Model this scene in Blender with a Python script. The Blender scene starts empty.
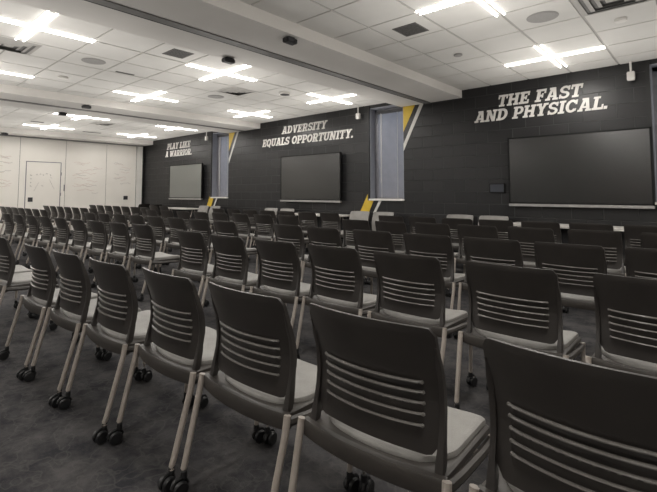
import bpy, bmesh, math, random
from mathutils import Vector, Matrix
random.seed(7)
SC = bpy.context.scene
COL = SC.collection
PI = math.pi
H = 1.203                      # eye height
ZC = 2.996                     # ceiling height
D = 7.2                        # distance to the block wall
XL = -15.2                     # folding partition

# ------------------------------------------------------------ materials
def nmat(name, col, rough=.5, metal=0., spec=.5, emit=None, estr=0.):
    m = bpy.data.materials.new(name); m.use_nodes = True
    b = m.node_tree.nodes['Principled BSDF']
    b.inputs['Base Color'].default_value = (*col, 1)
    b.inputs['Roughness'].default_value = rough
    b.inputs['Metallic'].default_value = metal
    b.inputs['Specular IOR Level'].default_value = spec
    if emit:
        b.inputs['Emission Color'].default_value = (*emit, 1)
        b.inputs['Emission Strength'].default_value = estr
    return m
def nodes(m): return m.node_tree.nodes, m.node_tree.links, m.node_tree.nodes['Principled BSDF']
def noise_var(m, scale, c1, c2, detail=4, bump=0., bscale=None, coord='Object', lo=.35, hi=.65):
    N, L, b = nodes(m)
    tc = N.new('ShaderNodeTexCoord'); nz = N.new('ShaderNodeTexNoise')
    nz.inputs['Scale'].default_value = scale; nz.inputs['Detail'].default_value = detail
    L.new(tc.outputs[coord], nz.inputs['Vector'])
    r = N.new('ShaderNodeValToRGB'); r.color_ramp.elements[0].color = (*c1, 1); r.color_ramp.elements[1].color = (*c2, 1)
    r.color_ramp.elements[0].position = lo; r.color_ramp.elements[1].position = hi
    L.new(nz.outputs['Fac'], r.inputs['Fac']); L.new(r.outputs['Color'], b.inputs['Base Color'])
    if bump:
        n2 = N.new('ShaderNodeTexNoise'); n2.inputs['Scale'].default_value = bscale or scale * 4
        L.new(tc.outputs[coord], n2.inputs['Vector'])
        bp = N.new('ShaderNodeBump'); bp.inputs['Strength'].default_value = bump; bp.inputs['Distance'].default_value = .01
        L.new(n2.outputs['Fac'], bp.inputs['Height']); L.new(bp.outputs['Normal'], b.inputs['Normal'])
    return m

M_shell = noise_var(nmat('taupe_plastic', (.026, .022, .020), .40), 9, (.024, .0205, .0185), (.030, .026, .023), bump=.08, bscale=500)
M_shell.node_tree.nodes['Principled BSDF'].inputs['Specular IOR Level'].default_value = .7
M_rim = noise_var(nmat('rim_plastic', (.075, .067, .060), .45), 9, (.040, .035, .031), (.050, .044, .039), bump=.08, bscale=500)
M_rib = noise_var(nmat('rib_highlight', (.14, .13, .12), .28, spec=.8), 9, (.13, .12, .11), (.15, .14, .13))  # shell plastic with the lip highlight painted in as a lighter tone
M_pale = noise_var(nmat('pale_plastic', (.22, .21, .20), .5), 9, (.20, .19, .18), (.24, .23, .215), bump=.08, bscale=500)
M_seat = noise_var(nmat('seat_upholstery', (.28, .27, .255), .5), 14, (.245, .236, .222), (.285, .276, .26), bump=.25, bscale=260)
M_leg = noise_var(nmat('leg_paint', (.36, .32, .285), .4), 30, (.34, .30, .265), (.38, .34, .305))
M_black = noise_var(nmat('black_rubber', (.012, .012, .013), .4), 20, (.010, .010, .011), (.016, .016, .017))
M_dark = noise_var(nmat('dark_plastic', (.03, .03, .033), .5), 20, (.026, .026, .029), (.036, .036, .04))
M_bevel = noise_var(nmat('screen_bezel', (.01, .01, .01), .5, spec=.15), 20, (.008, .008, .008), (.013, .013, .013))
M_silver = noise_var(nmat('silver_trim', (.42, .41, .40), .35, .6), 20, (.40, .39, .38), (.46, .45, .44))
M_white = noise_var(nmat('white_paint', (.72, .70, .67), .6), 3, (.70, .68, .65), (.75, .73, .70))
M_beam = noise_var(nmat('beam_paint', (.70, .675, .645), .75), 1.5, (.68, .655, .625), (.73, .705, .675))
M_track = noise_var(nmat('track_metal', (.20, .195, .19), .5, .2), 6, (.18, .175, .17), (.23, .225, .22))
M_slot = noise_var(nmat('slot_dark', (.012, .012, .012), .6), 6, (.010, .010, .010), (.016, .016, .016))
M_letter = noise_var(nmat('letter_vinyl', (.60, .58, .55), .55), 5, (.57, .55, .52), (.65, .63, .60))
M_yellow = noise_var(nmat('yellow_paint', (.62, .42, .03), .5), 5, (.58, .39, .025), (.68, .47, .04), bump=.2, bscale=60)
M_stripe = noise_var(nmat('white_stripe_paint', (.62, .61, .58), .5), 5, (.58, .57, .54), (.68, .67, .64), bump=.2, bscale=60)
M_wood = noise_var(nmat('brown_wood', (.20, .075, .03), .4), 3, (.16, .055, .02), (.27, .11, .045))
M_grille = noise_var(nmat('grille_grey', (.14, .135, .13), .6), 30, (.12, .115, .11), (.17, .165, .16))
M_speaker = noise_var(nmat('speaker_cloth', (.33, .32, .31), .8), 200, (.29, .28, .27), (.37, .36, .35))
M_table = noise_var(nmat('table_laminate', (.55, .53, .50), .4), 8, (.52, .50, .47), (.58, .56, .53))
M_blind = noise_var(nmat('blind_slats', (.19, .185, .205), .5), 8, (.18, .175, .195), (.21, .205, .225))
M_frame = noise_var(nmat('window_frame_metal', (.20, .20, .22), .4, .3), 8, (.18, .18, .20), (.23, .23, .25))
M_reveal = noise_var(nmat('window_reveal_paint', (.28, .29, .33), .6), 8, (.27, .28, .32), (.30, .31, .35))
M_tile = noise_var(nmat('ceiling_tile', (.62, .60, .57), .9), 2, (.61, .595, .57), (.655, .64, .615), bump=.25, bscale=140)
M_grid = noise_var(nmat('ceiling_grid_metal', (.40, .385, .365), .6), 5, (.38, .365, .345), (.42, .405, .385))
M_room = noise_var(nmat('painted_wall', (.45, .42, .38), .8), 2, (.43, .40, .36), (.48, .45, .41))
M_room2 = noise_var(nmat('grey_painted_wall', (.16, .155, .15), .8), 2, (.15, .145, .14), (.18, .175, .17))
M_board = noise_var(nmat('whiteboard_panel', (.70, .66, .60), .35), 1.2, (.76, .73, .68), (.81, .78, .73))
M_ink_r = noise_var(nmat('red_marker', (.58, .42, .38), .5), 5, (.56, .40, .36), (.62, .47, .42))
M_ink_k = noise_var(nmat('grey_marker', (.36, .345, .33), .5), 5, (.34, .325, .31), (.40, .38, .36))
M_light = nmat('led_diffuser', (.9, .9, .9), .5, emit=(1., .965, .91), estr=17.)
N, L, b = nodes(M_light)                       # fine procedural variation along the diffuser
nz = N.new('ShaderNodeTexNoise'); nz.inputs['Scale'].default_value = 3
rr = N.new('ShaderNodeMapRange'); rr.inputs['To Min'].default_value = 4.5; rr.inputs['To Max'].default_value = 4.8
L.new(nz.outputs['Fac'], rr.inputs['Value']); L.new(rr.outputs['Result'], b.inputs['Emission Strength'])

# screen: anti-glare glass
M_screen = nmat('screen_glass', (.010, .010, .0095), .2, spec=.5)
N, L, b = nodes(M_screen); b.inputs['IOR'].default_value = 1.8
tc = N.new('ShaderNodeTexCoord'); nz = N.new('ShaderNodeTexNoise'); nz.inputs['Scale'].default_value = 1.5
rr = N.new('ShaderNodeMapRange'); rr.inputs['To Min'].default_value = .24; rr.inputs['To Max'].default_value = .27
L.new(tc.outputs['Object'], nz.inputs['Vector']); L.new(nz.outputs['Fac'], rr.inputs['Value']); L.new(rr.outputs['Result'], b.inputs['Roughness'])

M_screen2 = M_screen.copy(); M_screen2.name = 'screen_reflection_tint'; M_screen2.node_tree.nodes['Principled BSDF'].inputs['Base Color'].default_value = (.15, .155, .145, 1)  # pale reflection of the whiteboards painted into the glass colour
M_glass = nmat('window_glass', (.9, .93, .95), .02)
N, L, b = nodes(M_glass); b.inputs['Transmission Weight'].default_value = 1.0

# painted block wall
M_block = nmat('black_painted_block', (.03, .03, .032), .40, spec=.42)
N, L, b = nodes(M_block)
tc = N.new('ShaderNodeTexCoord'); sx = N.new('ShaderNodeSeparateXYZ'); cx = N.new('ShaderNodeCombineXYZ')
L.new(tc.outputs['Object'], sx.inputs[0])
ad = N.new('ShaderNodeMath'); ad.operation = 'ADD'; L.new(sx.outputs['X'], ad.inputs[0]); ad.inputs[1].default_value = 40.64 + .18
L.new(ad.outputs[0], cx.inputs['X']); L.new(sx.outputs['Z'], cx.inputs['Y'])
bk = N.new('ShaderNodeTexBrick'); L.new(cx.outputs[0], bk.inputs['Vector'])
bk.offset = .5; bk.inputs['Scale'].default_value = 1.0; bk.inputs['Brick Width'].default_value = .4064
bk.inputs['Row Height'].default_value = .2032; bk.inputs['Mortar Size'].default_value = .006; bk.inputs['Mortar Smooth'].default_value = .5
bk.inputs['Color1'].default_value = (.0105, .0105, .0112, 1); bk.inputs['Color2'].default_value = (.0155, .015, .0158, 1); bk.inputs['Mortar'].default_value = (.042, .042, .043, 1)  # mortar paler: dusty joints plus glints of the block edges painted in
nz = N.new('ShaderNodeTexNoise'); nz.inputs['Scale'].default_value = 55; nz.inputs['Detail'].default_value = 5; L.new(tc.outputs['Object'], nz.inputs['Vector'])
nz3 = N.new('ShaderNodeTexNoise'); nz3.inputs['Scale'].default_value = 1.6; L.new(tc.outputs['Object'], nz3.inputs['Vector'])
mr = N.new('ShaderNodeMapRange'); mr.inputs['From Min'].default_value = .4; mr.inputs['From Max'].default_value = .6; mr.inputs['To Min'].default_value = .3; mr.inputs['To Max'].default_value = 1.
L.new(nz3.outputs['Fac'], mr.inputs['Value'])
mu = N.new('ShaderNodeMath'); mu.operation = 'MULTIPLY'; L.new(bk.outputs['Fac'], mu.inputs[0]); L.new(mr.outputs['Result'], mu.inputs[1])
b1 = N.new('ShaderNodeBump'); b1.invert = True; b1.inputs['Distance'].default_value = .016; b1.inputs['Strength'].default_value = 1.; L.new(mu.outputs[0], b1.inputs['Height'])
b2 = N.new('ShaderNodeBump'); b2.inputs['Distance'].default_value = .004; b2.inputs['Strength'].default_value = .5
L.new(nz.outputs['Fac'], b2.inputs['Height']); L.new(b1.outputs['Normal'], b2.inputs['Normal'])
L.new(bk.outputs['Color'], b.inputs['Base Color']); L.new(b2.outputs['Normal'], b.inputs['Normal'])

# carpet with a faint scratchy leaf-vein pattern
M_carpet = nmat('patterned_carpet', (.03, .03, .033), .95, spec=.15)
N, L, b = nodes(M_carpet)
tc = N.new('ShaderNodeTexCoord')
wn = N.new('ShaderNodeTexNoise'); wn.inputs['Scale'].default_value = 3.5; wn.inputs['Detail'].default_value = 3; L.new(tc.outputs['Object'], wn.inputs['Vector'])
mxv = N.new('ShaderNodeMix'); mxv.data_type = 'VECTOR'; mxv.inputs['Factor'].default_value = .5
L.new(tc.outputs['Object'], mxv.inputs['A']); L.new(wn.outputs['Color'], mxv.inputs['B'])
vo = N.new('ShaderNodeTexVoronoi'); vo.feature = 'DISTANCE_TO_EDGE'; vo.inputs['Scale'].default_value = 9; L.new(mxv.outputs['Result'], vo.inputs['Vector'])
vr = N.new('ShaderNodeMapRange'); vr.inputs['From Min'].default_value = 0; vr.inputs['From Max'].default_value = .05; vr.inputs['To Min'].default_value = 1; vr.inputs['To Max'].default_value = 0
L.new(vo.outputs['Distance'], vr.inputs['Value'])
n2 = N.new('ShaderNodeTexNoise'); n2.inputs['Scale'].default_value = 5; n2.inputs['Detail'].default_value = 8; n2.inputs['Roughness'].default_value = .7; L.new(tc.outputs['Object'], n2.inputs['Vector'])
cr = N.new('ShaderNodeValToRGB'); cr.color_ramp.elements[0].position = .38; cr.color_ramp.elements[1].position = .64
cr.color_ramp.elements[0].color = (.030, .030, .034, 1); cr.color_ramp.elements[1].color = (.088, .084, .084, 1)
L.new(n2.outputs['Fac'], cr.inputs['Fac'])
mx = N.new('ShaderNodeMix'); mx.data_type = 'RGBA'; mx.inputs['B'].default_value = (.11, .105, .10, 1)
mm = N.new('ShaderNodeMath'); mm.operation = 'MULTIPLY'; L.new(vr.outputs['Result'], mm.inputs[0]); mm.inputs[1].default_value = .40
L.new(mm.outputs[0], mx.inputs['Factor']); L.new(cr.outputs['Color'], mx.inputs['A']); L.new(mx.outputs['Result'], b.inputs['Base Color'])
n3 = N.new('ShaderNodeTexNoise'); n3.inputs['Scale'].default_value = 260; L.new(tc.outputs['Object'], n3.inputs['Vector'])
bp = N.new('ShaderNodeBump'); bp.inputs['Strength'].default_value = .6; bp.inputs['Distance'].default_value = .006
L.new(n3.outputs['Fac'], bp.inputs['Height']); L.new(bp.outputs['Normal'], b.inputs['Normal'])

# ------------------------------------------------------------ helpers
def obj(name, bm, mat, parent=None, smooth=False, loc=(0, 0, 0)):
    bmesh.ops.recalc_face_normals(bm, faces=bm.faces)
    me = bpy.data.meshes.new(name); bm.to_mesh(me); bm.free()
    if smooth:
        for p in me.polygons: p.use_smooth = True
        try: me.set_sharp_from_angle(angle=math.radians(40))
        except Exception: pass
    me.materials.append(mat)
    o = bpy.data.objects.new(name, me); COL.objects.link(o); o.location = loc
    if parent: o.parent = parent
    return o
def tag(o, label, cat, group=None):
    o['label'] = label; o['category'] = cat
    if group: o['group'] = group
    return o
def thing(name, label, cat, loc=(0, 0, 0), rz=0., group=None):
    o = bpy.data.objects.new(name, None); COL.objects.link(o)
    o.location = loc; o.rotation_euler = (0, 0, rz); o.empty_display_size = .1
    return tag(o, label, cat, group)
def struct(name, bm, mat, parent=None, **k):
    o = obj(name, bm, mat, parent, **k)
    if not parent: o['kind'] = 'structure'
    return o
def copy_tree(o, parent=None):
    c = o.copy(); COL.objects.link(c); c.parent = parent
    for ch in list(o.children): copy_tree(ch, c)
    return c
def box(bm, x0, x1, y0, y1, z0, z1, bev=0.):
    g = bmesh.ops.create_cube(bm, size=1.)
    for v in g['verts']:
        v.co = Vector(((x0 + x1) / 2 + v.co.x * (x1 - x0), (y0 + y1) / 2 + v.co.y * (y1 - y0), (z0 + z1) / 2 + v.co.z * (z1 - z0)))
    if bev:
        es = list({e for v in g['verts'] for e in v.link_edges})
        bmesh.ops.bevel(bm, geom=es, offset=bev, segments=2, affect='EDGES')
    return bm
def BX(*a, **k): return box(bmesh.new(), *a, **k)
def tube(bm, pts, r, seg=10, cap=True):
    pts = [Vector(p) for p in pts]; rings = []
    up = Vector((0, 0, 1))
    for i, p in enumerate(pts):
        t = (pts[min(i + 1, len(pts) - 1)] - pts[max(i - 1, 0)]).normalized()
        a = t.cross(up)
        if a.length < .05: a = t.cross(Vector((1, 0, 0)))
        a.normalize(); b_ = t.cross(a).normalized()
        rr_ = r[i] if isinstance(r, (list, tuple)) else r
        rings.append([bm.verts.new(p + a * rr_ * math.cos(2 * PI * k / seg) + b_ * rr_ * math.sin(2 * PI * k / seg)) for k in range(seg)])
    for A, B in zip(rings, rings[1:]):
        for k in range(seg): bm.faces.new((A[k], A[(k + 1) % seg], B[(k + 1) % seg], B[k]))
    if cap: bm.faces.new(rings[0]); bm.faces.new(rings[-1])
    return bm
def cyl(bm, c, axis, r, h, seg=20, bev=.0):
    axis = Vector(axis).normalized(); c = Vector(c)
    prof = [(-h / 2, r - bev), (-h / 2 + bev, r), (h / 2 - bev, r), (h / 2, r - bev)] if bev else [(-h / 2, r), (h / 2, r)]
    return tube(bm, [c + axis * p[0] for p in prof], [p[1] for p in prof], seg)
def interp(tab, x):
    for (a, fa), (b_, fb) in zip(tab, tab[1:]):
        if x <= b_: 
            t = (x - a) / (b_ - a) if b_ > a else 0
            t = max(0, min(1, t)); return fa + (fb - fa) * t
    return tab[-1][1]

# ------------------------------------------------------------ chair parts
def remap(bm, legs=False):
    for v in bm.verts:
        k = 1.054
        if legs: k = 1.054 - .10 * max(0, min(1, (.44 - v.co.z) / .36))
        v.co.x *= k
        if legs: v.co.x *= .985
        if not legs: v.co.z = H - (H - v.co.z) * 1.054
        else: v.co.z = v.co.z - .030 * max(0, min(1, (v.co.z - .078) / .37))
    return bm
PROF = [(.455, -.122), (.49, -.112), (.53, -.103), (.57, -.096), (.61, -.091), (.64, -.090), (.68, -.096), (.72, -.108), (.76, -.124), (.80, -.140), (.845, -.158)]
BW = .229
SLOT = [.691, .662, .632, .603, .574]
def wz(z): return interp([(.50, .885), (.56, .935), (.62, .955), (.70, .96), (.85, .965)], z)
def bulge(z): return interp([(.50, .034), (.56, .046), (.70, .050), (.85, .044)], z)
def back_bm():
    bm = bmesh.new()
    xs = []
    n = 22
    for i in range(n + 1):
        t = -1 + 2 * i / n
        xs.append(BW * math.sin(t * PI / 2) * .35 + BW * t * .65)
    for e in (-.178, -.170, .170, .178): xs.append(e)
    xs = sorted(xs)
    zr = [.535]
    d0 = [0, 0, 0]
    ledge = []
    for s in reversed(SLOT):
        ledge += [(s - .022, 0.002), (s - .012, .006), (s - .0015, .0105), (s + .0015, -.002), (s + .006, 0.)]
    ledge.sort()
    rows = [(z, 0) for z in zr] + ledge + [(.71, 0), (.73, 0), (.75, 0), (.77, 0), (.79, 0), (.805, 0)]
    rows.sort()
    def ztop(x):
        r = .022; e = abs(x) - (BW - r)
        return .848 + .004 * (1 - (x / BW) ** 2) - (r - math.sqrt(max(0, r * r - e * e)) if e > 0 else 0)
    def zbot(x):
        r = .03; e = abs(x) - (BW - r)
        return .500 + (r - math.sqrt(max(0, r * r - e * e)) if e > 0 else 0) + .006 * (1 - (x / BW) ** 2)
    def fl(z): return .05 * 1
    grid_r, grid_f = [], []
    levels = [('b', t) for t in (0, .5)] + [('r', r) for r in rows] + [('t', t) for t in (.35, .7, 1)]
    for kind, val in levels:
        R_, F_ = [], []
        for x in xs:
            if kind == 'b': z, dd = zbot(x) + (.535 - zbot(x)) * val, 0
            elif kind == 't': z, dd = .805 + (ztop(x) - .805) * val, 0
            else: z, dd = val
            if abs(x) > .172: dd = 0
            y = interp(PROF, z) - bulge(z) * (1 - (x / BW) ** 2)
            xx = x * wz(z)
            th = .0055 if (kind == 't' and val == 1) else .0075
            R_.append(bm.verts.new((xx, y - th - dd, z))); F_.append(bm.verts.new((xx, y + th, z)))
        grid_r.append(R_); grid_f.append(F_)
    for G in (grid_r, grid_f):
        for A, B in zip(G, G[1:]):
            for i in range(len(A) - 1): bm.faces.new((A[i], A[i + 1], B[i + 1], B[i]))
    for i in range(len(xs) - 1):
        for k in (0, -1): bm.faces.new((grid_r[k][i], grid_r[k][i + 1], grid_f[k][i + 1], grid_f[k][i]))
    for k in range(len(grid_r) - 1):
        for i in (0, -1): bm.faces.new((grid_r[k][i], grid_r[k + 1][i], grid_f[k + 1][i], grid_f[k][i]))
    return bm
def rib_bm(zs):
    bm = bmesh.new(); pts = []
    for i in range(25):
        x = -.176 + .352 * i / 24
        e = abs(i - 12) / 12
        pts.append((x * wz(zs), interp(PROF, zs) - bulge(zs) * (1 - (x / BW) ** 2) - .0135 + (.004 if e == 1 else 0), zs - .001))
    tube(bm, pts, [.0046] * 25, 8)
    bmesh.ops.create_icosphere(bm, subdivisions=1, radius=.0062, matrix=Matrix.Translation(pts[0])); bmesh.ops.create_icosphere(bm, subdivisions=1, radius=.0062, matrix=Matrix.Translation(pts[-1]))
    return bm
def outline(hw, y0, y1, r0, r1, bulge, n=8):
    """rounded rectangle outline, the rear edge (y0) bowed out by bulge"""
    P = []
    def arc(cx_, cy_, r, a0, a1):
        for k in range(n + 1):
            a = a0 + (a1 - a0) * k / n; P.append([cx_ + r * math.cos(a), cy_ + r * math.sin(a)])
    arc(hw - r1, y1 - r1, r1, 0, PI / 2); 
    for k in range(1, 8): P.append([(hw - r1) * (1 - 2 * k / 8), y1])
    arc(-hw + r1, y1 - r1, r1, PI / 2, PI)
    arc(-hw + r0, y0 + r0, r0, PI, 1.5 * PI)
    for k in range(1, 12): P.append([(-hw + r0) * (1 - 2 * k / 12), y0])
    arc(hw - r0, y0 + r0, r0, 1.5 * PI, 2 * PI)
    for p in P:
        t = max(0, min(1, (y0 + .10 - p[1]) / .10))
        p[1] -= bulge * t * (1 - (p[0] / hw) ** 2)
    return P
def slab(bm, P, levels, zf):
    """stack of scaled outlines; levels = [(scale_inset, z)], zf(x,y) adds to z"""
    cx_ = 0; cy_ = sum(p[1] for p in P) / len(P); rings = []
    for ins, z in levels:
        ring = []
        for x, y in P:
            v = Vector((x - cx_, y - cy_)); l = v.length; v = v * ((l - ins) / l)
            ring.append(bm.verts.new((cx_ + v.x, cy_ + v.y, z + zf(cx_ + v.x, cy_ + v.y))))
        rings.append(ring)
    n = len(P)
    for A, B in zip(rings, rings[1:]):
        for k in range(n): bm.faces.new((A[k], A[(k + 1) % n], B[(k + 1) % n], B[k]))
    for ring, z in ((rings[0], levels[0][1]), (rings[-1], levels[-1][1])):
        c = bm.verts.new((cx_, cy_, z + zf(cx_, cy_)))
        for k in range(n): bm.faces.new((ring[k], ring[(k + 1) % n], c))
    return bm
def seatz(x, y):
    f = 0.
    if y > .17: f -= ((y - .17) / .08) ** 2 * .022
    if y < -.08: f -= min(1, (-.08 - y) / .14) * .004
    return f + .012 * (x / .23) ** 2
def pad_bm():
    return slab(bmesh.new(), outline(.222, -.094, .245, .085, .05, .034),
                [(.01, .456), (.0, .460), (-.003, .470), (0., .479), (.010, .485), (.03, .488), (.07, .487), (.13, .485)], seatz)
def pan_bm():
    return slab(bmesh.new(), outline(.236, -.148, .250, .04, .055, .030),
                [(.05, .425), (.012, .431), (0, .441), (0, .457), (.008, .463), (.05, .464)], seatz)
def rim_bm():
    """band that wraps behind the seat between the two rear legs"""
    bm = bmesh.new(); n = 24; rings = []
    for i in range(n + 1):
        t = -1 + 2 * i / n; x = .243 * t
        y = -.146 - .028 * (1 - abs(t) ** 2.2)
        z = .450 - .002 * (1 - t * t)
        hgt = .024 + .002 * (1 - t * t)
        prof = [(.012, -hgt), (-.008, -hgt - .002), (-.012, -hgt * .8), (-.013, hgt * .75), (-.009, hgt + .002), (.012, hgt + .001), (.014, 0)]
        rings.append([bm.verts.new((x, y + a, z + b_)) for a, b_ in prof])
    for A, B in zip(rings, rings[1:]):
        for k in range(7): bm.faces.new((A[k], A[(k + 1) % 7], B[(k + 1) % 7], B[k]))
    bm.faces.new(rings[0]); bm.faces.new(rings[-1])
    return bm
def arm_bm(s):
    """side arm running from the rear rim forward under the seat edge"""
    bm = bmesh.new()
    tube(bm, [(s * .240, -.150, .449), (s * .243, -.05, .440), (s * .247, .10, .436), (s * .240, .20, .428), (s * .228, .245, .412)], [.016, .015, .014, .014, .010], 8)
    return bm
def support_bm(s):
    bm = bmesh.new(); rings = []
    for z in (.435, .46, .50, .54, .58, .62, .66, .70, .74, .78, .795):
        y = interp(PROF, max(z, .455)) - (.008 if z < .7 else .004)
        w = .011 if z < .52 else .0075
        if z > .75: w, = (.004,)
        x = s * .2165
        d = .013 if z < .56 else (.009 if z < .75 else .005)
        rings.append([bm.verts.new((x + a * w, y - .001 + b_ * d, z)) for a, b_ in ((-1, -1), (0, -1.25), (1, -1), (1.1, 0), (1, 1), (-1, 1))])
    for A, B in zip(rings, rings[1:]):
        for k in range(6): bm.faces.new((A[k], A[(k + 1) % 6], B[(k + 1) % 6], B[k]))
    bm.faces.new(rings[0]); bm.faces.new(rings[-1])
    return bm
def leg_bm(s, rear):
    bm = bmesh.new()
    if rear: tube(bm, [(s * .252, -.158, .468), (s * .256, -.170, .40), (s * .268, -.236, .12), (s * .269, -.243, .096), (s * .269, -.243, .078)], .0128, 10)
    else: tube(bm, [(s * .246, .205, .432), (s * .252, .202, .34), (s * .266, .195, .12), (s * .267, .195, .078)], .0115, 10)
    return bm
def caster_bm(s, rear):
    bm = bmesh.new(); y = -.243 if rear else .195; x = s * .268
    cyl(bm, (x, y, .074), (0, 0, 1), .013, .030, 12, .002)
    yy = y + (-.018 if rear else .016)
    ang = .15 * s if rear else -.2 * s
    ax = Vector((math.cos(ang), math.sin(ang), 0))
    c = Vector((x, yy, .031))
    for k in (-1, 1): cyl(bm, c + ax * .015 * k, ax, .030, .019, 20, .005)
    cyl(bm, c, ax, .017, .02, 12)
    # hood
    pts = []
    fw = Vector((-ax.y, ax.x, 0))
    for k in range(7):
        a = PI * (.05 + .9 * k / 6); pts.append(c + fw * .034 * math.cos(a) + Vector((0, 0, .034 * math.sin(a))))
    tube(bm, pts, .0065, 6)
    return bm
def make_chair(mshell, mrim, nm='rolling_chair'):
    t = thing(nm, 'x', 'chair')
    obj('seat', remap(pad_bm()), M_seat, t, True)
    obj('seat_pan', remap(pan_bm()), mrim, t, True)
    obj('rear_rim', remap(rim_bm()), mrim, t, True)
    obj('backrest', remap(back_bm()), mshell, t, True)
    for s in (-1, 1):
        obj('side_arm', remap(arm_bm(s)), mrim, t, True)
        obj('back_support', remap(support_bm(s)), mshell, t, True)
        for rear in (1, 0):
            l = obj('leg', remap(leg_bm(s, rear), True), M_leg, t, True)
            obj('caster', caster_bm(s * .935, rear), M_black, l, True)
    for zs in SLOT: obj('back_rib', remap(rib_bm(zs)), M_rib, t, True)
    cb = bmesh.new(); tube(cb, [(-.245, .10, .392), (.245, .10, .392)], .010, 8); tube(cb, [(-.248, -.06, .395), (.248, -.06, .395)], .010, 8)
    obj('seat_crossbar', cb, M_leg, t, True)
    return t
chair0 = make_chair(M_shell, M_rim)
used = [False]
ORD = ['first', 'second', 'third', 'fourth', 'fifth', 'sixth', 'seventh', 'eighth', 'ninth', 'tenth']
def place(x, y, label, rz=0., group='dark rolling chairs in rows'):
    r = copy_tree(chair0) if used[0] else chair0
    used[0] = True
    r.location = (x, y, 0); r.rotation_euler = (0, 0, rz); tag(r, label, 'chair', group)
    return r
ROWN = ['nearest row', 'second nearest row', 'middle row', 'fourth row back', 'row beside the tables']
BK = {'R': 'right-hand block', 'M': 'middle block', 'L': 'far left block by the whiteboards'}
# top-left corner of each back as (X, Y), right-to-left
rows = {
 ('R', 0): [(-.475, 1.14), (-1.067, 1.10), (-1.63, 1.065), (-2.19, 1.045), (-2.752, 1.00), (-3.314, .975), (-3.876, .955)],
 ('R', 1): [(-.45, 2.37), (-1.055, 2.32), (-1.675, 2.32), (-2.27, 2.32), (-2.83, 2.28), (-3.45, 2.27), (-4.07, 2.28)],
 ('R', 2): [(-.49, 3.63), (-1.065, 3.57), (-1.63, 3.56), (-2.20, 3.53), (-2.80, 3.52), (-3.42, 3.48), (-4.0, 3.50)],
 ('R', 3): [(-.55, 5.03), (-1.16, 5.0), (-1.74, 4.93), (-2.30, 4.87), (-2.86, 4.85), (-3.42, 4.78), (-3.98, 4.76)],
 ('R', 4): [(-.82, 6.10), (-1.385, 6.06), (-1.95, 6.03), (-2.51, 6.0), (-3.07, 6.0), (-3.63, 5.98), (-4.19, 5.96)]}
for b0, r0, xa, ya, yb_, n_ in (('M', 0, -4.89, .95, .93, 2), ('M', 1, -5.30, 2.39, 2.04, 9), ('M', 2, -5.14, 3.43, 3.17, 8), ('M', 3, -5.50, 4.90, 4.55, 8), ('M', 4, -5.60, 6.05, 5.95, 7),
                                ('L', 2, -11.3, 3.02, 2.98, 7), ('L', 3, -11.2, 4.0, 3.98, 7), ('L', 4, -11.0, 5.15, 5.15, 7)):
    rows[(b0, r0)] = [(xa - .564 * q, ya + (yb_ - ya) * q / max(1, n_ - 1)) for q in range(n_)]
for (bk_, ri), L_ in rows.items():
    for i, (x, y) in enumerate(L_):
        if bk_ == 'R': w = ORD[i] + ' chair from the right'
        elif bk_ == 'M': w = ORD[i] + ' chair left of the narrow gap'
        else: w = ORD[i] + ' left of the wide gap'
        if bk_ == 'L':
            lab = 'dark chair by the whiteboards, %s, %s' % (ROWN[ri], w)
        elif bk_ == 'M':
            lab = 'dark rolling chair, %s, %s' % (ROWN[ri], w)
        else:
            lab = 'dark rolling chair, %s, %s, in front of aisle gap' % (ROWN[ri], w) if False else 'dark rolling chair with grey seat, %s, %s' % (ROWN[ri], w)
        place(x + .234, y + .157, lab, {('R', 0, 1): .04}.get((bk_, ri, i), random.uniform(-.008, .008)))
place(-12.1, 6.2, 'dark chair pulled up to the farthest table, left one', group='dark chairs around the farthest table')
place(-11.52, 6.2, 'dark chair pulled up to the farthest table, right one', group='dark chairs around the farthest table')
place(-14.15, 6.65, 'dark rolling chair turned sideways in the far corner, left one', 1.9, group='dark chairs around the farthest table')
place(-13.25, 6.6, 'dark rolling chair turned sideways in the far corner, right one', 1.9, group='dark chairs around the farthest table')

pale0 = make_chair(M_pale, M_pale)
PL = [(-2.66, 'pale grey chair facing camera against the wall, just left of the nearest table'),
      (-3.225, 'pale grey chair facing camera against the wall, left one beside the small control panel'),
      (-4.765, 'pale grey chair facing camera, right one under the nearer blinded window'),
      (-5.33, 'pale grey chair facing camera, left one under the nearer blinded window'),
      (-7.45, 'pale grey chair facing camera, right one left of the middle screen'),
      (-8.015, 'pale grey chair facing camera, left one left of the middle screen'),
      (-10.35, 'pale grey chair facing camera, right one under the farther window'),
      (-10.915, 'pale grey chair facing camera, left one under the farther window')]
for i, (x, lab) in enumerate(PL):
    r = pale0 if i == 0 else copy_tree(pale0)
    r.location = (x, 6.80, 0); r.rotation_euler = (0, 0, PI + random.uniform(-.008, .008)); tag(r, lab, 'chair', 'pale chairs along the block wall')

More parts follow.
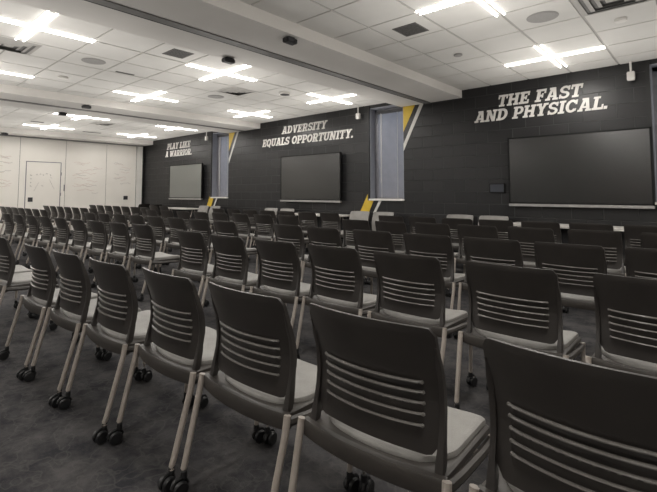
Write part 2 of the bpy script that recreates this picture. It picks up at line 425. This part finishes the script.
# ------------------------------------------------------------ tables
def make_table(x0, x1, lab, first=None):
    cxm = (x0 + x1) / 2; w = (x1 - x0) / 2
    t = thing('folding_table', lab, 'table', (cxm, 6.86, 0), 0, 'tables under the wall screens')
    obj('tabletop', BX(-w, w, -.28, .28, .715, .743, bev=.004), M_table, t)
    obj('modesty_panel', BX(-w + .12, w - .12, .16, .175, .35, .69), M_dark, t)
    for s in (-1, 1):
        for e in (-1, 1):
            b_ = bmesh.new(); tube(b_, [(s * (w - .12), 0.03 * e, .715), (s * (w - .12), .20 * e, .10), (s * (w - .12), .23 * e, .065)], .016, 10)
            l = obj('leg', b_, M_leg, t, True)
            c_ = bmesh.new(); cyl(c_, (s * (w - .12), .23 * e, .031), (1, 0, 0), .031, .04, 18, .005); cyl(c_, (s * (w - .12), .23 * e, .06), (0, 0, 1), .012, .02, 10)
            obj('caster', c_, M_black, l, True)
    return t
make_table(-2.36, -.45, 'light-topped folding table under the nearest, largest-looking screen')
make_table(-7.15, -5.62, 'light-topped folding table under the middle screen')
make_table(-12.75, -11.2, 'light-topped folding table under the farthest screen')

# ------------------------------------------------------------ floor, walls, ceiling
XR = 3.4; YB = -4.6
struct('floor', BX(XL - .3, XR, YB, D, -.1, 0), M_carpet)
WIN = [(-.60, .20, 1), (-5.26, -4.46, 2), (-10.92, -10.12, 3)]
WZ0, WZ1 = 1.055, 2.93
bm = bmesh.new()
xs = [XL - .3, -10.92, -10.12, -5.26, -4.46, -.60, .20, XR]
for i in range(0, len(xs), 2): box(bm, xs[i], xs[i + 1], D, D + .3, 0, 3.3)
for x0, x1, _ in WIN:
    box(bm, x0, x1, D, D + .3, 0, WZ0); box(bm, x0, x1, D, D + .3, WZ1, 3.3)
wall_back = struct('wall_back', bm, M_block)
struct('wall_right', BX(XR, XR + .2, YB, D + .3, 0, 3.3), M_room)
struct('wall_front', BX(XL - .3, XR + .2, YB - .2, YB, 0, 3.3), M_room2)
bm = bmesh.new(); box(bm, XL - .3, XR, D - .012, D, 0, .10)
struct('baseboard_back', bm, M_slot)
# wooden door behind the viewer (it shows in the nearest screen)
dr = struct('door_2', BX(-2.75, -1.80, YB, YB + .05, 0, 2.13, bev=.004), M_wood)
fr = bmesh.new()
for a in ((-2.82, -2.75, 0, 2.2), (-1.80, -1.73, 0, 2.2), (-2.82, -1.73, 2.13, 2.2)): box(fr, a[0], a[1], YB, YB + .07, a[2], a[3])
struct('door_frame', fr, M_frame, dr)
hb = bmesh.new(); tube(hb, [(-2.66, YB + .05, 1.02), (-2.66, YB + .10, 1.02), (-2.55, YB + .10, 1.02)], .01, 8)
struct('door_handle', hb, M_silver, dr)

def win(x0, x1, n):
    y = D
    rv = bmesh.new()      # reveal lining + frame
    box(rv, x0, x0 + .012, y + .002, y + .3, WZ0, WZ1); box(rv, x1 - .012, x1, y + .002, y + .3, WZ0, WZ1); box(rv, x0, x1, y + .002, y + .3, WZ1 - .012, WZ1)
    w = struct('window_%d' % n, rv, M_reveal)
    fr = bmesh.new()
    for a in ((x0 + .012, x0 + .07), (x1 - .07, x1 - .012)): box(fr, a[0], a[1], y + .17, y + .22, WZ0, WZ1 - .012)
    box(fr, x0 + .012, x1 - .012, y + .17, y + .22, WZ0, WZ0 + .06); box(fr, x0 + .012, x1 - .012, y + .17, y + .22, WZ1 - .07, WZ1 - .012)
    obj('window_frame', fr, M_frame, w)
    obj('pane', BX(x0 + .06, x1 - .06, y + .19, y + .196, WZ0 + .05, WZ1 - .06), M_glass, w)
    obj('window_sill', BX(x0 - .015, x1 + .01, y - .035, y + .17, WZ0 - .012, WZ0 + .024, bev=.004), M_white, w)
    bl = bmesh.new(); bx0 = x0 + .09; bx1 = x1 - .03
    z = WZ0 + .05
    while z < WZ1 - .12:
        vs = [bl.verts.new(p) for p in ((bx0, y + .125, z - .009), (bx1, y + .125, z - .009), (bx1, y + .139, z + .009), (bx0, y + .139, z + .009))]
        vs2 = [bl.verts.new(v.co + Vector((0, .0012, .0005))) for v in vs]
        bl.faces.new(vs); bl.faces.new(vs2[::-1])
        for k in range(4): bl.faces.new((vs[k], vs[(k + 1) % 4], vs2[(k + 1) % 4], vs2[k]))
        z += .021
    obj('blind_slats', bl, M_blind, w)
    obj('blind_headrail', BX(bx0 - .01, bx1 + .01, y + .115, y + .155, WZ1 - .115, WZ1 - .06), M_dark, w)
    obj('blind_bottom_rail', BX(bx0, bx1, y + .12, y + .145, WZ0 + .028, WZ0 + .042), M_blind, w)
    cd = bmesh.new(); tube(cd, [(bx0 + .10, y + .118, WZ1 - .1), (bx0 + .10, y + .118, WZ0 + .35)], .004, 6)
    obj('blind_cord', cd, M_white, w)
    tp = bmesh.new()
    for q in (.14, .70): tube(tp, [(bx0 + q * (bx1 - bx0) + .02, y + .120, WZ1 - .1), (bx0 + q * (bx1 - bx0) + .02, y + .120, WZ0 + .04)], .0035, 6)
    obj('ladder_tape', tp, M_white, w)
    obj('side_trim', BX(x0 - .045, x0 + .001, y - .028, y + .05, WZ0 - .012, ZC - .02, bev=.003), M_slot, w)
    return w
for w in WIN: win(*w)

# painted diagonal stripes (yellow and white) that pass behind each window
def stripe(P, mat):
    bm = bmesh.new()
    a = [bm.verts.new((x, D - .0035, z)) for x, z in P]; c = [bm.verts.new((x, D + .001, z)) for x, z in P]
    bm.faces.new(a); bm.faces.new(c[::-1])
    for k in range(len(P)): bm.faces.new((a[k], a[(k + 1) % len(P)], c[(k + 1) % len(P)], c[k]))
    obj('painted_stripe', bm, mat, wall_back)
for dx in (0, -5.65):
    zt = 2.955 if dx else 2.862
    stripe([(-5.306 + dx, 1.20), (-5.52 + dx, .80), (-5.295 + dx, .80), (-5.175 + dx, 1.043), (-5.306 + dx, 1.043)], M_yellow)
    stripe([(-4.459 + dx, 2.37), (-4.20 + dx, 2.86), (-4.20 + dx, zt), (-4.459 + dx, zt)], M_yellow)
    stripe([(-5.185 + dx, .80), (-5.125 + dx, .80), (-4.98 + dx, 1.043), (-5.045 + dx, 1.043)], M_stripe)
    stripe([(-4.459 + dx, 2.00), (-4.459 + dx, 2.14), (-4.10 + dx, 2.86), (-4.02 + dx, 2.86)], M_stripe)

# ceiling bays: recessed tiles over a metal grid
P6 = .6045
bays = [(-3.26, XR, -1.545, 6.17), (-8.76, -4.50, -5.425, 6.15), (-14.55, -10.15, -11.085, 6.13)]
bt = bmesh.new()
for x0, x1, ax_, ay in bays:
    kx = math.floor((x0 - ax_) / P6)
    while ax_ + kx * P6 < x1:
        ky = math.floor((YB - ay) / P6)
        while ay + ky * P6 < D:
            a = [max(x0, ax_ + kx * P6 + .013), min(x1, ax_ + (kx + 1) * P6 - .013), max(YB, ay + ky * P6 + .010), min(D, ay + (ky + 1) * P6 - .010)]
            if a[1] - a[0] > .02 and a[3] - a[2] > .02: box(bt, *a, ZC, ZC + .016)
            ky += 1
        kx += 1
cl = struct('ceiling', BX(XL - .3, XR, YB, D, ZC + .008, ZC + .1), M_grid)
struct('ceiling_tiles', bt, M_tile, cl)
# dropped beams running towards the block wall
ZB = 2.861
def beam(n, x0, x1, track):
    tr = struct('trim_%d' % n, BX(x0, x1, YB, D, ZB, ZC + .05), M_beam)
    if track:
        xa = track
        obj('partition_track', BX(xa - .005, xa + .10, YB, D - .02, ZB - .012, ZB + .002), M_track, tr)
        obj('track_slot', BX(xa - .045, xa - .005, YB, D - .02, ZB - .004, ZB + .002), M_slot, tr)
    return tr
beam(1, -4.50, -3.26, -3.96)
beam(2, -10.15, -8.76, -9.48)
beam(3, XL - .3, -14.55, None)

# folding whiteboard partition on the left (structure) with a pass door
XP = XL
seams = [YB, -2.5, -1.3, -.1, 1.1, 2.3, 3.50, 4.71, 5.93, 6.93]
bm = bmesh.new()
box(bm, XP - .3, XP - .012, YB, D, 0, ZB + .1)
wl = struct('wall_left', bm, M_slot)
D0, D1, DZ = 3.68, 4.57, 2.115
for a, c in zip(seams, seams[1:]):
    pb = bmesh.new()
    if a == 3.50:
        box(pb, XP - .012, XP, a + .005, D0 - .015, .02, ZB - .02); box(pb, XP - .012, XP, D1 + .015, c - .005, .02, ZB - .02); box(pb, XP - .012, XP, D0 - .015, D1 + .015, DZ + .015, ZB - .02)
    else: box(pb, XP - .012, XP, a + .005, c - .005, .02, ZB - .02)
    struct('whiteboard_panel', pb, M_board, wl)
box_ = BX(XP - .01, XP + .05, 6.94, 7.13, .0, ZB - .0, bev=.003)
struct('trim_4', box_, M_white)
struct('trim_5', BX(XP - .02, XP + .06, YB, 7.14, ZB - .035, ZB), M_track)
dd = struct('door_1', BX(XP - .02, XP + .004, D0, D1, .02, DZ), M_board)
fr = bmesh.new()
for a in ((D0 - .022, D0, 0.02, DZ + .022), (D1, D1 + .022, 0.02, DZ + .022), (D0, D1, DZ, DZ + .022)): box(fr, XP - .01, XP + .008, *a)
struct('door_frame', fr, M_frame, dd)
struct('door_handle', BX(XP, XP + .022, 3.74, 3.86, .93, 1.06, bev=.004), M_dark, dd)
for z in (.35, 1.15, 1.78): struct('door_hinge', BX(XP, XP + .02, D1 + .0, D1 + .035, z - .05, z + .05, bev=.003), M_frame, dd)
# latches on the partition
tag(obj('latch_plate', BX(XP + .0005, XP + .02, 6.52, 6.66, .96, 1.09, bev=.004), M_dark), 'small dark latch plate on the whiteboard partition near the far corner', 'latch')
tag(obj('hinge_strip', BX(XP + .0005, XP + .02, 4.675, 4.70, 1.25, 1.45, bev=.003), M_frame), 'thin grey pull on the seam right of the partition door', 'latch')
# faint marker scribbles
def scribble(y0, y1, z0, z1, n, mat, seed):
    rnd = random.Random(seed); bm = bmesh.new()
    for k in range(n):
        y = rnd.uniform(y0, y1 - .25); z = z1 - (z1 - z0) * (k + rnd.random() * .6) / n
        pts = []
        ln = rnd.uniform(.15, min(.6, y1 - y)); m_ = int(ln / .018)
        for i in range(m_):
            pts.append((XP + .002, y + i * .018, z + rnd.uniform(-.014, .014) + .02 * math.sin(i * .3 + k)))
        if len(pts) > 2: tube(bm, pts, .0035, 4)
    return bm
for sp in ((4.85, 5.85, 1.25, 2.2, 11, M_ink_r, 1), (4.9, 5.8, 1.05, 2.1, 4, M_ink_k, 2), (6.1, 6.85, 1.5, 2.2, 5, M_ink_r, 3), (6.05, 6.8, 1.45, 2.2, 5, M_ink_k, 4),
           (2.45, 3.4, 1.3, 2.3, 10, M_ink_r, 5), (2.4, 3.4, 1.3, 2.3, 5, M_ink_k, 6)):
    obj('marker_writing', scribble(*sp[:5], seed=sp[6], mat=None), sp[5], wl)
bm = bmesh.new()
rnd = random.Random(9)
for y, z in ((3.80, 1.72), (3.80, 1.62), (3.80, 1.5), (3.80, 1.4), (3.95, 1.75), (4.05, 1.76), (4.12, 1.73), (4.2, 1.77), (4.3, 1.74), (4.33, 1.66), (4.1, 1.4)):
    tube(bm, [(XP + .006, y + rnd.uniform(-.03, .03), z + rnd.uniform(-.025, .025)) for _ in range(5)], .004, 4)
tube(bm, [(XP + .006, 3.88, 1.25), (XP + .006, 4.0, 1.5)], .003, 4); tube(bm, [(XP + .006, 4.28, 1.6), (XP + .006, 4.42, 1.3)], .003, 4)
obj('marker_writing', bm, M_ink_k, dd)

# ------------------------------------------------------------ wall screens
def screen(x0, x1, lab, ms=M_screen):
    z0, z1 = H - .213, H + .870; yf = D - .115
    cxm = (x0 + x1) / 2; w = (x1 - x0) / 2
    t = thing('wall_screen', lab, 'screen', (cxm, D, (z0 + z1) / 2), 0, 'large wall screens'); zc = (z0 + z1) / 2
    obj('housing', BX(-w + .01, w - .01, -.095, -.055, z0 - zc + .012, z1 - zc - .008, bev=.006), M_bevel, t)
    fr = bmesh.new(); b_ = .022; zz0 = z0 - zc + .04; zz1 = z1 - zc
    box(fr, -w, w, -.115, -.095, zz1 - b_, zz1); box(fr, -w, w, -.115, -.095, zz0, zz0 + b_); box(fr, -w, -w + b_, -.115, -.095, zz0, zz1); box(fr, w - b_, w, -.115, -.095, zz0, zz1)
    obj('bezel', fr, M_bevel, t)
    obj('glass', BX(-w + b_, w - b_, -.108, -.094, zz0 + b_, zz1 - b_), ms, t)
    obj('bottom_bar', BX(-w, w, -.125, -.06, z0 - zc, z0 - zc + .04, bev=.006), M_silver, t)
    obj('wall_bracket', BX(-.4, .4, -.056, 0, -.25, .25), M_dark, t)
    return t
k = 7.085
screen(-.3474 * k, -.0849 * k, 'large dark wall screen nearest the camera, at the right')
screen(-1.1075 * k, -.8408 * k, 'large dark wall screen in the middle of the block wall')
screen(-1.857 * k, -1.5925 * k, 'wall screen farthest away, pale reflection painted on, near the whiteboard corner', M_screen2)

pn = thing('control_panel', 'small dark control panel on the block wall left of the nearest screen', 'control panel', (-2.68, D, 1.275))
obj('panel_body', BX(-.128, .128, -.03, 0, -.078, .078, bev=.006), M_bevel, pn)
obj('panel_display', BX(-.108, .112, -.034, -.028, -.062, .062), nmat('panel_display', (.03, .034, .045), .45), pn)
tag(obj('wall_outlet', BX(-8.17, -8.08, D - .012, D, 1.14, 1.21, bev=.003), M_slot), 'tiny black outlet on the block wall left of the middle screen', 'outlet')

# ------------------------------------------------------------ wall lettering (slab italic built from strokes)
S = .235                                 # stem
def R_(x0, x1, y0, y1): return [(x0, y0), (x1, y0), (x1, y1), (x0, y1)]
def serif(x, y, w=.22, h=.13, ext=.07): return R_(x - ext, x + w + ext, y, y + h)
def arcp(cx_, cy_, rx, ry, a0, a1, t=.21, n=12):
    out = []
    for i in range(n):
        A = math.radians(a0 + (a1 - a0) * i / n); B = math.radians(a0 + (a1 - a0) * (i + 1) / n)
        q = lambda a, k: (cx_ + (rx - k) * math.cos(a), cy_ + (ry - k * .8) * math.sin(a))
        out.append([q(A, 0), q(B, 0), q(B, t), q(A, t)])
    return out
def line(x0, y0, x1, y1, t=.21):
    return [(x0, y0), (x0 + t, y0), (x1 + t, y1), (x1, y1)]
SF = .15
def G(ch):
    s = S
    if ch == 'T': return .78, [R_(.28, .28 + s, 0, 1), R_(0, .78, 1 - SF - .02, 1), R_(0, .12, .66, 1), R_(.66, .78, .66, 1), R_(.17, .62, 0, SF)]
    if ch == 'H': return .92, [R_(.09, .09 + s, 0, 1), R_(.6, .6 + s, 0, 1), R_(.2, .7, .42, .6)] + [R_(x, x + .40, y, y + SF) for x in (0, .52) for y in (0, 1 - SF)]
    if ch == 'E': return .78, [R_(.1, .1 + s, 0, 1), R_(0, .76, 0, SF + .02), R_(0, .74, 1 - SF - .02, 1), R_(.2, .55, .42, .58), R_(.64, .76, 0, .33), R_(.62, .74, .67, 1), R_(.47, .57, .33, .67)]
    if ch == 'F': return .74, [R_(.1, .1 + s, 0, 1), R_(0, .46, 0, SF), R_(0, .74, 1 - SF - .02, 1), R_(.2, .55, .40, .56), R_(.62, .74, .65, 1), R_(.47, .57, .31, .65)]
    if ch == 'A': return .92, [line(.06, 0, .32, 1, .20), line(.62, 0, .40, 1, .23), R_(.2, .7, .24, .38), R_(.2, .60, 1 - SF, 1), R_(0, .36, 0, SF), R_(.53, .93, 0, SF)]
    if ch == 'S': return .74, arcp(.37, .715, .35, .285, 20, 270, .2) + arcp(.37, .285, .37, .285, -160, 90, .2) + [R_(.58, .70, .66, .98), R_(.03, .15, .02, .34)]
    if ch == 'N': return .94, [R_(.09, .29, 0, 1), R_(.66, .84, 0, 1), [(.09, 1), (.34, 1), (.84, 0), (.60, 0)], R_(0, .38, 0, SF), R_(0, .28, 1 - SF, 1), R_(.55, .94, 1 - SF, 1)]
    if ch == 'D': return .88, [R_(.1, .1 + s, 0, 1), R_(0, .45, 0, SF + .02), R_(0, .45, 1 - SF - .02, 1)] + arcp(.42, .5, .46, .5, -90, 90, .23)
    if ch == 'P': return .82, [R_(.1, .1 + s, 0, 1), R_(0, .46, 0, SF), R_(0, .5, 1 - SF, 1), R_(.3, .5, .36, .50)] + arcp(.5, .68, .32, .32, -90, 90, .21)
    if ch == 'R': return .90, [R_(.1, .1 + s, 0, 1), R_(0, .44, 0, SF), R_(0, .5, 1 - SF, 1), R_(.3, .5, .40, .54)] + arcp(.5, .70, .32, .30, -90, 90, .21) + [line(.60, 0, .42, .45, .23), R_(.56, .90, 0, SF)]
    if ch == 'Y': return .88, [R_(.32, .32 + s, 0, .5), line(.34, .42, .08, 1, .22), line(.32, .42, .60, 1, .20), R_(0, .38, 1 - SF, 1), R_(.52, .88, 1 - SF, 1), R_(.20, .66, 0, SF)]
    if ch == 'I': return .46, [R_(.11, .11 + s, 0, 1), R_(0, .46, 0, SF), R_(0, .46, 1 - SF, 1)]
    if ch == 'C': return .84, arcp(.42, .5, .42, .5, 38, 322, .22, 18) + [R_(.66, .78, .62, .97), R_(.66, .76, .12, .30)]
    if ch == 'L': return .74, [R_(.1, .1 + s, 0, 1), R_(0, .46, 1 - SF, 1), R_(0, .74, 0, SF + .02), R_(.62, .74, 0, .38)]
    if ch == 'V': return .88, [line(.33, 0, .06, 1, .22), line(.37, 0, .60, 1, .19), R_(0, .38, 1 - SF, 1), R_(.52, .88, 1 - SF, 1)]
    if ch == 'Q': return .88, arcp(.44, .5, .44, .5, 0, 360, .22, 24) + [line(.62, -.14, .40, .26, .2)]
    if ch == 'O': return .88, arcp(.44, .5, .44, .5, 0, 360, .22, 24)
    if ch == 'U': return .92, [R_(.1, .32, .3, 1), R_(.62, .82, .3, 1), R_(0, .42, 1 - SF, 1), R_(.52, .92, 1 - SF, 1)] + arcp(.46, .34, .36, .34, 180, 360, .21)
    if ch == 'K': return .92, [R_(.1, .1 + s, 0, 1), R_(0, .44, 0, SF), R_(0, .44, 1 - SF, 1), line(.30, .42, .62, 1, .2), line(.62, 0, .36, .58, .22), R_(.52, .9, 1 - SF, 1), R_(.54, .94, 0, SF)]
    if ch == 'W': return 1.25, [line(.27, 0, .06, 1, .21), line(.30, 0, .55, 1, .15), line(.70, 0, .50, 1, .20), line(.73, 0, .98, 1, .18), R_(0, .36, 1 - SF, 1), R_(.88, 1.25, 1 - SF, 1)]
    if ch == '.': return .25, [R_(0, .22, 0, .22)]
    return .38, []
def text_line(parent, txt, x0, x1, z0, h):
    cur = 0; items = []
    for ch in txt:
        w, polys = G(ch); items.append((cur, polys)); cur += w + .05
    cur -= .05; sh = .22; tot = cur + sh
    sc = (x1 - x0) / tot
    for off, polys in items:
        if not polys: continue
        bm = bmesh.new()
        for kk, P in enumerate(polys):
            dk = (kk % 12) * .0005
            Q = [((x + off + y * sh) * sc + x0, y * h + z0) for x, y in P]
            a = [bm.verts.new((x, D - .008 - dk, z)) for x, z in Q]; c = [bm.verts.new((x, D + .001, z)) for x, z in Q]
            bm.faces.new(a); bm.faces.new(c[::-1])
            for k in range(4): bm.faces.new((a[k], a[(k + 1) % 4], c[(k + 1) % 4], c[k]))
        obj('letter', bm, M_letter, parent)
for a, bb, lab in (
    (('THE FAST', -2.655, -1.385, 2.617, .19), ('AND PHYSICAL.', -3.045, -1.06, 2.392, .19), 'white slab lettering THE FAST AND PHYSICAL. above the nearest screen'),
    (('ADVERSITY', -7.93, -6.42, 2.635, .185), ('EQUALS OPPORTUNITY.', -8.67, -5.66, 2.365, .19), 'white slab lettering ADVERSITY EQUALS OPPORTUNITY. above the middle screen'),
    (('PLAY LIKE', -13.56, -12.10, 2.615, .20), ('A WARRIOR.', -13.66, -12.0, 2.375, .19), 'white slab lettering PLAY LIKE A WARRIOR. above the farthest screen')):
    t = thing('wall_lettering', lab, 'wall lettering', (0, 0, 0), 0, 'wall slogans')
    t.location = (a[1], D, a[3])
    for q in (a, bb):
        text_line(t, *q)
    for c in t.children: c.matrix_parent_inverse = Matrix.Translation((-a[1], -D, -a[3]))

# ------------------------------------------------------------ ceiling lights
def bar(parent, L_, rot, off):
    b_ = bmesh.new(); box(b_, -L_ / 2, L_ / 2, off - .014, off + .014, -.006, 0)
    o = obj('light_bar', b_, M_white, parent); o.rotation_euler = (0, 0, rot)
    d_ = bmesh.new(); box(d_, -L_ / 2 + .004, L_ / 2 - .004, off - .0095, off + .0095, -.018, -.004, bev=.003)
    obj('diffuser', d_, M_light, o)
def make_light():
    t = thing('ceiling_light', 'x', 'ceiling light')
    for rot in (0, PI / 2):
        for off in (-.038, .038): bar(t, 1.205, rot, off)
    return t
PE = 31.
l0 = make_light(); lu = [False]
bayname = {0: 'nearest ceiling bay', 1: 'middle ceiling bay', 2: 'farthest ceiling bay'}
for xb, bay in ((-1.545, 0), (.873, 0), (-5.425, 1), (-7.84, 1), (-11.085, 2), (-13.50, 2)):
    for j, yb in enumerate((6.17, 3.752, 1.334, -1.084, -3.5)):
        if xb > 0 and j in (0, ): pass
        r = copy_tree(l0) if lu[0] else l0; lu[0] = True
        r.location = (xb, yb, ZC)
        pl = bpy.data.lights.new('added_ceiling_fill', 'SPOT'); pl.spot_size = math.radians(160); pl.spot_blend = 1.; pl.shadow_soft_size = .6; pl.energy = PE; pl.color = (1., .965, .91)  # added upward spot with no fitting of its own, brightens the ceiling
        po = bpy.data.objects.new('added_ceiling_fill', pl); COL.objects.link(po); po.location = (xb, yb, ZC - 1.35); po.rotation_euler = (PI, 0, 0)
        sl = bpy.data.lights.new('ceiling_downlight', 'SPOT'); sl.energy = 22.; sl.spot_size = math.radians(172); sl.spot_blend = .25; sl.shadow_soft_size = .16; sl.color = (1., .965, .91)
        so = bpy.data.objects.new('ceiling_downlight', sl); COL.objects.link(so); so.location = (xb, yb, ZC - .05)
        side = 'right column' if xb in (.873, -5.425, -11.085) else 'left column'
        dist = ['beside the block wall', 'second from the block wall', 'third from the block wall', 'fourth from the block wall', 'fifth from the block wall'][j]
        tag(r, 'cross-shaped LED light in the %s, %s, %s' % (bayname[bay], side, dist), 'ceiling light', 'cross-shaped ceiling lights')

# ------------------------------------------------------------ ceiling fittings
def grille(x, y, w, d, lab, slats=10):
    t = thing('ceiling_grille', lab, 'vent', (x, y, ZC), 0, 'return air grilles')
    f = bmesh.new(); b_ = .012
    box(f, -w / 2, w / 2, -d / 2, -d / 2 + b_, -.006, 0); box(f, -w / 2, w / 2, d / 2 - b_, d / 2, -.006, 0); box(f, -w / 2, -w / 2 + b_, -d / 2, d / 2, -.006, 0); box(f, w / 2 - b_, w / 2, -d / 2, d / 2, -.006, 0)
    obj('grille_frame', f, M_grille, t)
    obj('grille_back', BX(-w / 2 + .005, w / 2 - .005, -d / 2 + .005, d / 2 - .005, -.002, 0), M_slot, t)
    s_ = bmesh.new()
    for i in range(slats):
        yy = -d / 2 + b_ + (d - 2 * b_) * (i + .5) / slats; box(s_, -w / 2 + b_, w / 2 - b_, yy - .006, yy + .006, -.006, -.001)
    obj('grille_slats', s_, M_grille, t)
def diffuser(x, y, w, lab):
    t = thing('ceiling_air_diffuser', lab, 'vent', (x, y, ZC), 0, 'square air diffusers')
    for i, (r0, r1, z0, z1) in enumerate(((w / 2, w / 2 - .05, -.002, -.012), (w * .36, w * .28, -.004, -.022), (w * .22, w * .15, -.006, -.026), (w * .09, .0, -.010, -.028))):
        bm = bmesh.new()
        for q in range(4):
            a = q * PI / 2; rot = Matrix.Rotation(a, 3, 'Z')
            P = [rot @ Vector(p) for p in ((-r0, -r0, z0), (r0, -r0, z0), (r1, -r1, z1), (-r1, -r1, z1))]
            if r1 == 0: P = P[:3]
            vs = [bm.verts.new(p) for p in P]; bm.faces.new(vs)
            vt = [bm.verts.new(p + Vector((0, 0, .003))) for p in P]; bm.faces.new(vt[::-1])
        obj('diffuser_cone', bm, M_grid, t)
    obj('diffuser_back', BX(-w / 2 + .03, w / 2 - .03, -w / 2 + .03, w / 2 - .03, -.0015, 0), M_grille, t)
def disc(name, x, y, r, h, mat, lab, cat, group=None):
    t = thing(name, lab, cat, (x, y, ZC), 0, group)
    b_ = bmesh.new(); cyl(b_, (0, 0, -h / 2), (0, 0, 1), r, h, 28, min(.003, h / 3)); obj('trim_ring', b_, M_white if mat is not M_speaker else M_speaker, t, True)
    b_ = bmesh.new(); cyl(b_, (0, 0, -h - .001), (0, 0, 1), r * .86, .004, 28); obj('cover', b_, mat, t, True)
grille(-5.12, 2.84, .30, .28, 'dark square grille in the middle ceiling bay beside the nearest beam')
grille(-2.44, 4.11, .29, .30, 'dark square grille in the nearest ceiling bay')
grille(-6.57, 2.79, .05, .27, 'narrow dark slot vent in the middle ceiling bay', 3)
diffuser(-.645, 4.68, .58, 'square air diffuser at the top right of the photo')
diffuser(-6.30, 4.62, .50, 'square air diffuser in the middle ceiling bay before the middle screen')
diffuser(-6.35, 1.30, .56, 'square air diffuser at the left edge of the photo')
diffuser(-11.85, 4.50, .50, 'square air diffuser in the farthest ceiling bay')
grille(-12.79, 3.28, .12, .28, 'dark slot vent in the farthest ceiling bay, nearer one', 4)
grille(-13.82, 4.95, .12, .5, 'dark slot vent in the farthest ceiling bay, beside the whiteboards', 4)
disc('ceiling_speaker', -1.25, 4.70, .15, .006, M_speaker, 'round grey ceiling speaker next to the top right air diffuser', 'speaker', 'ceiling speakers')
disc('ceiling_speaker', -6.28, 2.24, .15, .006, M_speaker, 'round grey ceiling speaker in the middle bay, above the left chairs', 'speaker', 'ceiling speakers')
disc('ceiling_speaker', -6.92, 4.62, .15, .006, M_speaker, 'round grey ceiling speaker beside the middle bay air diffuser', 'speaker', 'ceiling speakers')
disc('smoke_detector', -.66, 5.29, .055, .03, M_white, 'small round detector on the ceiling near the nearest screen', 'detector', 'round ceiling detectors')
disc('smoke_detector', -2.43, 5.27, .055, .02, M_speaker, 'small round detector beside the nearest beam', 'detector', 'round ceiling detectors')
disc('smoke_detector', -7.49, 2.24, .07, .03, M_white, 'small round detector in the middle bay near the speaker', 'detector', 'round ceiling detectors')
disc('smoke_detector', -5.71, 5.25, .10, .04, M_dark, 'dark round fitting on the ceiling in front of the middle screen', 'detector', 'round ceiling detectors')

def beam_box(x, y, lab, w=.09, z=ZB):
    t = thing('motion_sensor', lab, 'sensor', (x, y, z), 0, 'dark boxes under the beams')
    obj('mount', BX(-.03, .03, -.04, .04, -.015, 0), M_dark, t)
    obj('sensor_body', BX(-w / 2, w / 2, -.075, .075, -.065, -.012, bev=.010), M_dark, t)
    b_ = bmesh.new(); cyl(b_, (w / 2, .04, -.042), (1, 0, 0), .018, .012, 16, .002); obj('sensor_lens', b_, M_black, t, True)
beam_box(-3.34, 3.14, 'small dark box under the nearest beam, at its right edge')
beam_box(-4.42, 3.12, 'small dark box under the nearest beam, at its left edge')
beam_box(-8.86, 3.06, 'small dark box under the second beam, right edge')
beam_box(-10.05, 3.02, 'small dark box under the second beam, left edge')
beam_box(-14.66, 3.0, 'small dark box under the beam beside the whiteboards')
def hanger(x, lab):
    t = thing('hanging_sensor', lab, 'sensor', (x, 7.12, ZC), 0, 'white boxes hanging at the wall')
    b_ = bmesh.new(); tube(b_, [(0, 0, 0), (0, 0, -.15)], .013, 10); obj('stem', b_, M_white, t, True)
    obj('sensor_box', BX(-.045, .045, -.03, .03, -.265, -.145, bev=.008), M_white, t)
hanger(-.80, 'small white box on a stem near the nearest screen top right')
hanger(-5.50, 'small white box on a stem left of the nearer blinded window')
hanger(-11.12, 'small white box on a stem left of the farther window')

# ------------------------------------------------------------ world, camera
w = bpy.data.worlds.new('World'); SC.world = w; w.use_nodes = True
bg = w.node_tree.nodes['Background']; bg.inputs['Color'].default_value = (.76, .83, 1., 1); bg.inputs['Strength'].default_value = .26
cam = bpy.data.cameras.new('Camera'); co = bpy.data.objects.new('Camera', cam); COL.objects.link(co)
cam.sensor_width = 36; cam.lens = 435.28 / 657 * 36; cam.shift_y = -(246 - 165.01) / 657
cam.clip_start = .02
co.location = (0, 0, H); co.rotation_euler = (PI / 2 + .063266, 0, .72623)
SC.camera = co
SC.view_settings.view_transform = 'Standard'; SC.view_settings.look = 'None'; SC.view_settings.gamma = 1
SC.view_settings.exposure = 1.3
